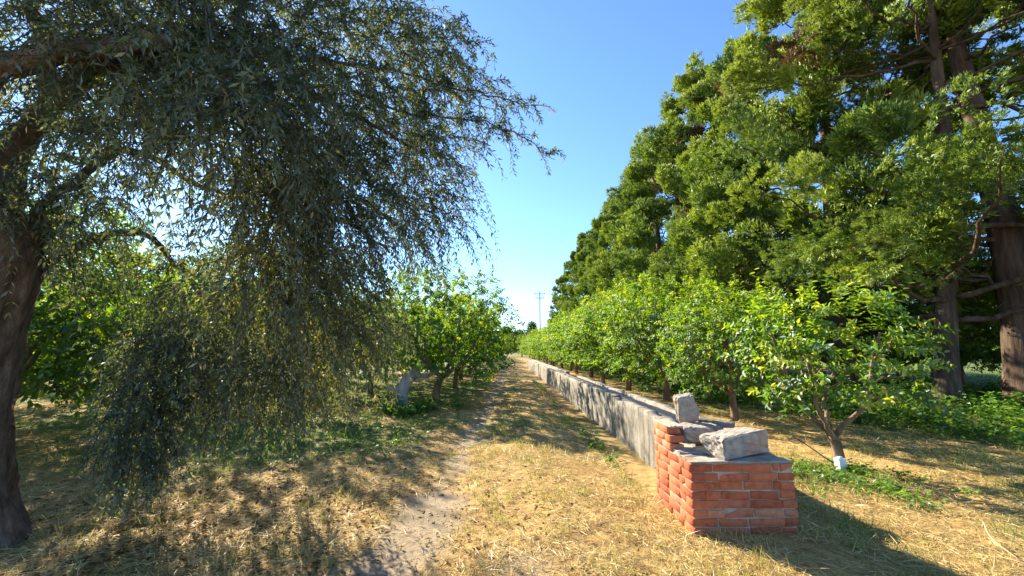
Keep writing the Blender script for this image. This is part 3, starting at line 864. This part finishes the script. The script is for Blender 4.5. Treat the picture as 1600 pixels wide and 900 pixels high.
pts = P0[:, None] + d0[:, None] * (ln[:, None] * s_ * (1 - .35 * s_))[..., None]
pts[..., 2] -= (s_ ** 1.7)[None] * (ln * droop)[:, None]
pts[..., 2] = np.maximum(pts[..., 2], .12 + .1 * rng.random((n, 1)))
pts += rng.normal(0, .006, pts.shape)
tan = unit(np.gradient(pts, axis=1))
# leaves in opposite pairs
u = unit(np.cross(tan, np.array([.15, .25, 1.0]) + rng.normal(0, .3, (n, 1, 3)))); v = np.cross(tan, u)
ang = (np.arange(NODE) * 1.571)[None, :] + rng.random((n, 1)) * 6.28
sd = np.cos(ang)[..., None] * u + np.sin(ang)[..., None] * v
tw_t = np.clip(rng.normal(.42, .17, n) + .20 * ((P0[:, 2] < 2.4) & (P0[:, 0] > -2.9)) + .9 * (fbm(P0[:, 0] * 2.2 + 40, P0[:, 2] * 2.2 + P0[:, 1] * 1.3, 91, 2) - .5), 0, .88)
for sg in (-1, 1):
    D = unit(sd * sg * .9 + tan * .75 + np.array([0, 0, -.12]) + rng.normal(0, .13, pts.shape))
    N = unit(tan * -.3 + np.array([0, 0, .7]) + rng.normal(0, .40, pts.shape))
    L = rng.uniform(.046, .076, (n, NODE))
    T = np.clip(tw_t[:, None] + rng.normal(0, .14, (n, NODE)), 0, .9)
    T[rng.random((n, NODE)) < .02] = 1.0
    keep = rng.random((n, NODE)) < .93
    V, F, T_ = diamonds(pts[keep], D[keep], N[keep], L[keep], L[keep] * rng.uniform(.22, .30, keep.sum()), T[keep], .12, .1)
    ls.add(V, F, T_)
# slim twig stems (three-sided)
sel = np.array([0, 4, 8, 11, 14])
tp3 = pts[:, sel]; m = len(sel)
uu = u[:, sel]; vv = v[:, sel]
rad = (.0045 * (1 - .7 * np.linspace(0, 1, m)))[None, :, None]
ring = np.stack([tp3 + uu * rad, tp3 - uu * rad * .5 + vv * rad * .87, tp3 - uu * rad * .5 - vv * rad * .87], 2)   # n,m,3,3
Vt = ring.reshape(-1, 3)
b0 = (np.arange(n)[:, None, None] * m * 3 + np.arange(m - 1)[None, :, None] * 3)
k3 = np.arange(3)[None, None, :]; k4 = (k3 + 1) % 3
Ft = np.stack([b0 + k3, b0 + k4, b0 + 3 + k4, b0 + 3 + k3], -1).reshape(-1, 4)
crown = mesh_obj('crown', np.concatenate(ls.V) - OO, [np.concatenate(ls.F[4])], M_olive, ol, np.concatenate(ls.T))
tag(mesh_obj('twigs', Vt - OO, [Ft], M_twig, crown), kind='stuff')

# ------------------------------------------------------------------ weathered stump, small things
st = empty('tree_stump', (-2.66, 10.9, 0), 0, 1.16)
tag(st, 'pale grey weathered leaning tree stump beside the large bright lemon tree', 'stump')
P = spline([(0, 0, -.1), (-.03, 0, .15), (.03, 0, .45), (.24, .05, .78), (.46, .05, .98)], 16)
V, F = tube(P, np.interp(np.linspace(0, 1, 16), [0, .2, .6, 1], [.27, .19, .15, .10]), 14, rng, .06)
sb = mesh_obj('trunk', V, F, M_dead_wood, st, np.full(len(V), .5), True)
limb('branch_stub', [(.24, .05, .76), (.5, .0, .70), (.78, -.05, .80)], .06, .03, M_dead_wood, sb, rng, 8, 8, .01)
limb('branch_stub', [(.02, 0, .3), (-.18, -.05, .42), (-.24, -.06, .5)], .08, .045, M_dead_wood, sb, rng, 6, 8, .01)

wb = empty('white_block', (4.20, 5.30, float(gz(4.2, 5.3))))
tag(wb, 'small white plastic box leaning at the foot of the small lemon tree', 'box')
o = box('body', -.055, .055, -.035, .035, -.02, .155, M_white, wb, jit=.002, seg=3, seed=2)
box('cap', -.022, .022, -.02, .02, .1555, .175, M_white, wb)
wb.rotation_euler = (R(-6), R(5), R(12))
hs = np.array([(4.28, 5.42, .02), (4.20, 5.55, .10), (4.12, 5.70, .20), (4.05, 5.84, .28), (4.02, 5.90, .31)])
V, F = tube(spline(hs, 14), np.full(14, .008), 7)
tag(mesh_obj('irrigation_hose', V, F, M_hose, None, smooth=True), 'thin black hose end rising from the foot of the small lemon tree', 'hose')
for ct, lab in (([(4.02, 3.62, .03), (3.9, 3.5, .10), (3.76, 3.34, .06), (3.60, 3.05, .05)], 'crooked pale dry stem lying on the straw in front of the channel'),):
    V, F = tube(spline(ct, 12), np.linspace(.007, .003, 12), 6, rng, .1)
    tag(mesh_obj('dry_stick', V, F, M_stick, None, smooth=True), lab, 'stick')

# utility pole
up = empty('utility_pole', (5.75, 66, 0))
tag(up, 'tall thin utility pole with two crossarms beyond the lemon row', 'utility pole')
V, F = tube([(0, 0, 0), (0, 0, 5), (0, 0, 10.9)], [.13, .11, .08], 10)
mesh_obj('post', V, F, M_pole, up, smooth=True)
for z, w in ((10.45, .85), (9.75, .65)):
    arm = box('crossarm', -w, w, -.05, .05, z - .05, z + .05, M_pole, up)
    for s in (-.9, 0 if z > 10 else .45, .9):
        V, F = tube([(s * w, -.001, z + .052), (s * w, 0, z + .16), (s * w, 0, z + .26)], [.05, .035, .03], 7)
        mesh_obj('insulator', V, F, M_pole, arm)

# far trees beyond the end of the track
def far_tree(x, y, H, Rc, tall, label, seed):
    r = np.random.default_rng(seed)
    root = empty('far_tree', (x, y, 0)); tag(root, label, 'tree')
    V, F = tube([(0, 0, -.2), (.1, 0, H * .4), (0, 0, H * .8)], [.25, .18, .06], 8)
    mesh_obj('trunk', V, F, M_bark_cyp, root)
    k = 3500
    d = rand_dirs(r, k) * (r.random((k, 1)) ** .4)
    az = np.arctan2(d[:, 1], d[:, 0])
    d *= (.75 + .5 * fbm(az * 2 + seed, d[:, 2] * 3 + 5, seed))[:, None]
    P = d * np.array([Rc, Rc, H * tall]) + np.array([0, 0, H * (1 - tall * .8)])
    V, F, T = diamonds(P, rand_dirs(r, k), rand_dirs(r, k), .5, .3, r.random(k) * .5)
    mesh_obj('crown', V, F, M_cypress, root, T)
far_tree(.4, 135, 8.6, 2.3, .30, 'distant round-headed tree above the end of the track', 1)
far_tree(5.2, 150, 8.0, 2.4, .36, 'low distant tree beside the far palm', 2)
far_tree(10.2, 150, 11.2, 2.2, .42, 'slender distant conifer next to the utility pole', 3)
pr = empty('palm_tree', (7.4, 140, 0)); tag(pr, 'small distant palm with spreading fronds past the track end', 'palm')
V, F = tube([(0, 0, -.2), (.1, 0, 3.5), (0, 0, 7)], [.35, .28, .25], 8)
mesh_obj('trunk', V, F, M_bark_cyp, pr)
r = np.random.default_rng(9)
for k in range(16):
    a = k * .3927 * 2 + r.normal(0, .1); e = r.uniform(.0, 1.1)
    ax_ = np.array([math.cos(a) * math.cos(e), math.sin(a) * math.cos(e), math.sin(e)])
    t = np.linspace(0, 1, 24)
    Pm = np.array([0, 0, 7]) + ax_ * (t * 3.4)[:, None]; Pm[:, 2] -= t ** 2 * 1.6
    tg = unit(np.gradient(Pm, axis=0)); sdv = unit(np.cross(tg, [0, 0, 1.0]))
    Q = np.concatenate([Pm, Pm]); DD = np.concatenate([sdv + tg * .5, -sdv + tg * .5]) + np.array([0, 0, -.3])
    V, F, T = diamonds(Q, DD, np.tile([0, 0, 1.0], (48, 1)), .6, .12, np.full(48, .3))
    mesh_obj('frond', V, F, M_cypress, pr, T)
# a hazy wood far behind everything
r = np.random.default_rng(10)
k = 7000
a = r.uniform(-1.15, 1.15, k); dist = r.uniform(170, 260, k)
x = np.sin(a) * dist; yv = np.cos(a) * dist
top = 3.5 + 5.5 * fbm(a * 22, dist * .02, 7)
P = np.stack([x, yv, r.random(k) ** .8 * top], 1)
V, F, T = diamonds(P, rand_dirs(r, k), rand_dirs(r, k), 3.2, 2.2, r.random(k) * .5)
tag(mesh_obj('distant_wood', V, F, M_cypress, None, T), 'low band of distant trees along the horizon', 'trees', kind='stuff')

# ------------------------------------------------------------------ grass, straw, litter, weeds
def scatter(rng, n, dmin, dmax, half=1.32, power=1.0):
    """ground points ahead, thinning with distance"""
    d = dmin * (dmax / dmin) ** (rng.random(n) ** power)
    x = rng.uniform(-half, half, n) * d
    return x, d
def blocked(x, y):
    p = (x > PX0 - .01) & (x < PX1 + .01) & (y > PY0 - .01) & (y < PY0 + D0)
    p |= (x > PX0 - .01) & (x < 2.46) & (y > PY0 + .3) & (y < 33)
    return p

rng = np.random.default_rng(808)
# lying straw
x, y = scatter(rng, 205000, 1.9, 15)
dm = dirt_mask(x, y); gm = green_mask(x, y)
clump = fbm(x * 3.2, y * 3.2, 55)
leftlit = sstep(-1.2, -2.2, x)
p = (1 - dm * .93) * (1 - gm * .75) * (.35 + 1.0 * sstep(.35, .65, clump)) * (1 - .12 * leftlit)
k = (rng.random(len(x)) < p) & ~blocked(x, y)
x, y, clump = x[k], y[k], clump[k]; n = len(x)
a = rng.random(n) * 6.283
L = rng.uniform(.05, .17, n) * np.interp(y, [2, 15], [1, 1.7])
w = rng.uniform(.0022, .0044, n) * np.interp(y, [2, 6, 15], [1, 1.6, 3.2])
el = np.abs(rng.normal(0, .22, n))
D = np.stack([np.cos(a) * np.cos(el), np.sin(a) * np.cos(el), np.sin(el)], 1)
P = np.stack([x, y, gz(x, y) + rng.uniform(.0, .022, n)], 1)
N = unit(np.array([0, 0, 1.0]) + rng.normal(0, .45, (n, 3)))
V, F, T = diamonds(P, D, N, L, w, np.clip(rng.normal(.56, .22, n) + (clump - .5) * .35 + .06, 0, 1), .1, .12)
tag(mesh_obj('straw', V, F, M_straw, None, T), 'golden dry straw lying over the track and verges', 'straw', kind='stuff')

# standing dry and green grass in tufts
nt_ = 5200
tx, ty = scatter(rng, nt_, 1.95, 26, power=.85)
gm = green_mask(tx, ty); dm = dirt_mask(tx, ty)
strip = np.exp(-((tx - track_x(ty) - .55) / .40) ** 2) * sstep(3.2, 4.4, ty)
wall = np.exp(-((tx - 1.62) / .3) ** 2)
p = (1 - dm) * (.20 + .7 * gm + .5 * strip + .5 * wall)
k = (rng.random(nt_) < p) & ~blocked(tx, ty)
tx, ty, gm, strip = tx[k], ty[k], gm[k], strip[k]
m = 22
n = len(tx)
sp = rng.uniform(.03, .11, n) * np.interp(ty, [2, 20], [1, 2.4])
x = (tx[:, None] + rng.normal(0, 1, (n, m)) * sp[:, None]).ravel(); y = (ty[:, None] + rng.normal(0, 1, (n, m)) * sp[:, None]).ravel()
hh = np.repeat(rng.uniform(.05, .14, n) * (1 + .5 * gm), m) * rng.uniform(.6, 1.2, n * m)
tn = np.repeat(np.clip(.86 - .62 * gm - .28 * strip + rng.normal(0, .12, n), 0, 1), m) + rng.normal(0, .1, n * m)
D = unit(np.stack([rng.normal(0, .5, n * m), rng.normal(0, .5, n * m), np.ones(n * m)], 1))
w = rng.uniform(.003, .006, n * m) * np.interp(y, [2, 6, 20], [1, 1.6, 3.5])
kk = ~blocked(x, y)
V, F, T = diamonds(np.stack([x, y, gz(x, y) - .005], 1)[kk], D[kk], unit(rng.normal(0, 1, (n * m, 3)))[kk], hh[kk], w[kk], np.clip(tn, 0, 1)[kk], .1, .25)
tag(mesh_obj('grass', V, F, M_grass, None, T), 'short tufts of green and yellow grass on the track and verges', 'grass', kind='stuff')

# dead leaves under the olive
x = rng.normal(-2.6, 1.3, 6000); y = rng.normal(3.7, 1.2, 6000)
k = (y > 1.9) & (rng.random(6000) < 1 - .8 * dirt_mask(x, y)) & (np.hypot(x + 3.97, y - 3.42) > .4)
x, y = x[k], y[k]; n = len(x)
V, F, T = diamonds(np.stack([x, y, gz(x, y) + rng.uniform(.004, .022, n)], 1), rand_dirs(rng, n) * np.array([1, 1, .25]), unit(np.array([0, 0, 1.0]) + rng.normal(0, .35, (n, 3))), rng.uniform(.035, .075, n), rng.uniform(.014, .03, n), rng.random(n), .2, .15)
tag(mesh_obj('fallen_leaves', V, F, M_litter, None, T), 'brown fallen leaves strewn under the olive tree', 'leaves', kind='stuff')

# pebbles and clods on the dirt track
x, y = scatter(rng, 6000, 2.0, 9, .5)
k = dirt_mask(x, y) > .55; x, y = x[k], y[k]; n = len(x)
s_r = rng.uniform(.002, .008, n)
oc = np.array([(1, 0, 0), (0, 1, 0), (-1, 0, 0), (0, -1, 0), (0, 0, .7), (0, 0, -.7)])
V = (np.stack([x, y, gz(x, y) + .002], 1)[:, None] + oc[None] * s_r[:, None, None] * rng.uniform(.6, 1.3, (n, 6, 1))).reshape(-1, 3)
ft = np.array([(0, 1, 4), (1, 2, 4), (2, 3, 4), (3, 0, 4), (1, 0, 5), (2, 1, 5), (3, 2, 5), (0, 3, 5)])
tag(mesh_obj('pebbles', V, [(np.arange(n)[:, None, None] * 6 + ft[None]).reshape(-1, 3)], M_mortar), 'small pebbles and clods on the bare dirt track', 'pebbles', kind='stuff')

def weeds(name, label, pts_n, xs, ys, hlo, hhi, leafL, seed, dens=None, mat=M_weed, per=16):
    r = np.random.default_rng(seed)
    x = r.uniform(*xs, pts_n); y = r.uniform(*ys, pts_n)
    if dens is not None:
        k = r.random(pts_n) < dens(x, y); x, y = x[k], y[k]
    k = ~blocked(x, y); x, y = x[k], y[k]
    n = len(x)
    h = r.uniform(hlo, hhi, n) * (.25 + 1.5 * fbm(x * 1.3, y * 1.3, seed) ** 1.3)
    t = np.sqrt(r.random((n, per)))
    bend = r.normal(0, .35, (n, 2))
    px = x[:, None] + bend[:, :1] * h[:, None] * t + r.normal(0, .03, (n, per)); py = y[:, None] + bend[:, 1:] * h[:, None] * t + r.normal(0, .03, (n, per))
    pz = gz(x, y)[:, None] + h[:, None] * t
    P = np.stack([px, py, pz], -1).reshape(-1, 3); q = len(P)
    a = r.random(q) * 6.283
    D = np.stack([np.cos(a), np.sin(a), r.normal(.15, .35, q)], 1)
    N = unit(np.array([0, 0, 1.0]) + r.normal(0, .35, (q, 3)))
    L = r.uniform(.6, 1.3, q) * leafL
    tn = np.clip(np.repeat(r.normal(.45, .15, n), per) + .25 * (t.ravel() - .5) + r.normal(0, .12, q), 0, 1)
    V, F, T = diamonds(P, D, N, L, L * .55, tn, .2, .2)
    return tag(mesh_obj(name, V, F, mat, None, T), label, 'weeds', kind='stuff')
weeds('undergrowth', 'lush green weeds growing below the cypress trunks', 4200, (6.0, 15), (6.0, 15), .14, .52, .085, 61, lambda x, y: green_mask(x, y) * sstep(6.3, 8.4, x + .42 * (y - 6.5)) * sstep(.30, .55, fbm(x * .9, y * .9, 14)))
weeds('undergrowth', 'green weeds between the lemon row and the cypress row', 2600, (6.2, 14), (14, 40), .15, .40, .16, 62, None, per=12)
weeds('weeds', 'low leafy clover patch between the brick pillar and the small lemon tree', 700, (3.0, 5.2), (4.0, 6.2), .03, .10, .05, 63, lambda x, y: (1 - sstep(.3, 1.15, np.hypot((x - 3.85), (y - 5.15)) + (fbm(x * 2.2, y * 2.2, 4) - .5) * 1.6)) * .9, per=10)
weeds('weeds', 'dark green weeds sprouting round the weathered stump', 200, (-3.0, -1.7), (9.2, 10.7), .12, .38, .08, 64, lambda x, y: 1 - sstep(.3, .8, np.hypot(x + 2.35, (y - 10.2) * .8)))
weeds('weeds', 'small green weeds at the foot of the concrete channel', 420, (1.35, 1.88), (5.0, 20), .05, .16, .06, 65, lambda x, y: sstep(.45, .62, vnoise(x * .2, y * .8, 5)), per=10)
weeds('weeds', 'scattered green weeds in the shade beside the dirt track', 700, (-4.2, -.9), (5.6, 12), .04, .11, .06, 66, lambda x, y: green_mask(x, y) * .8, per=9)
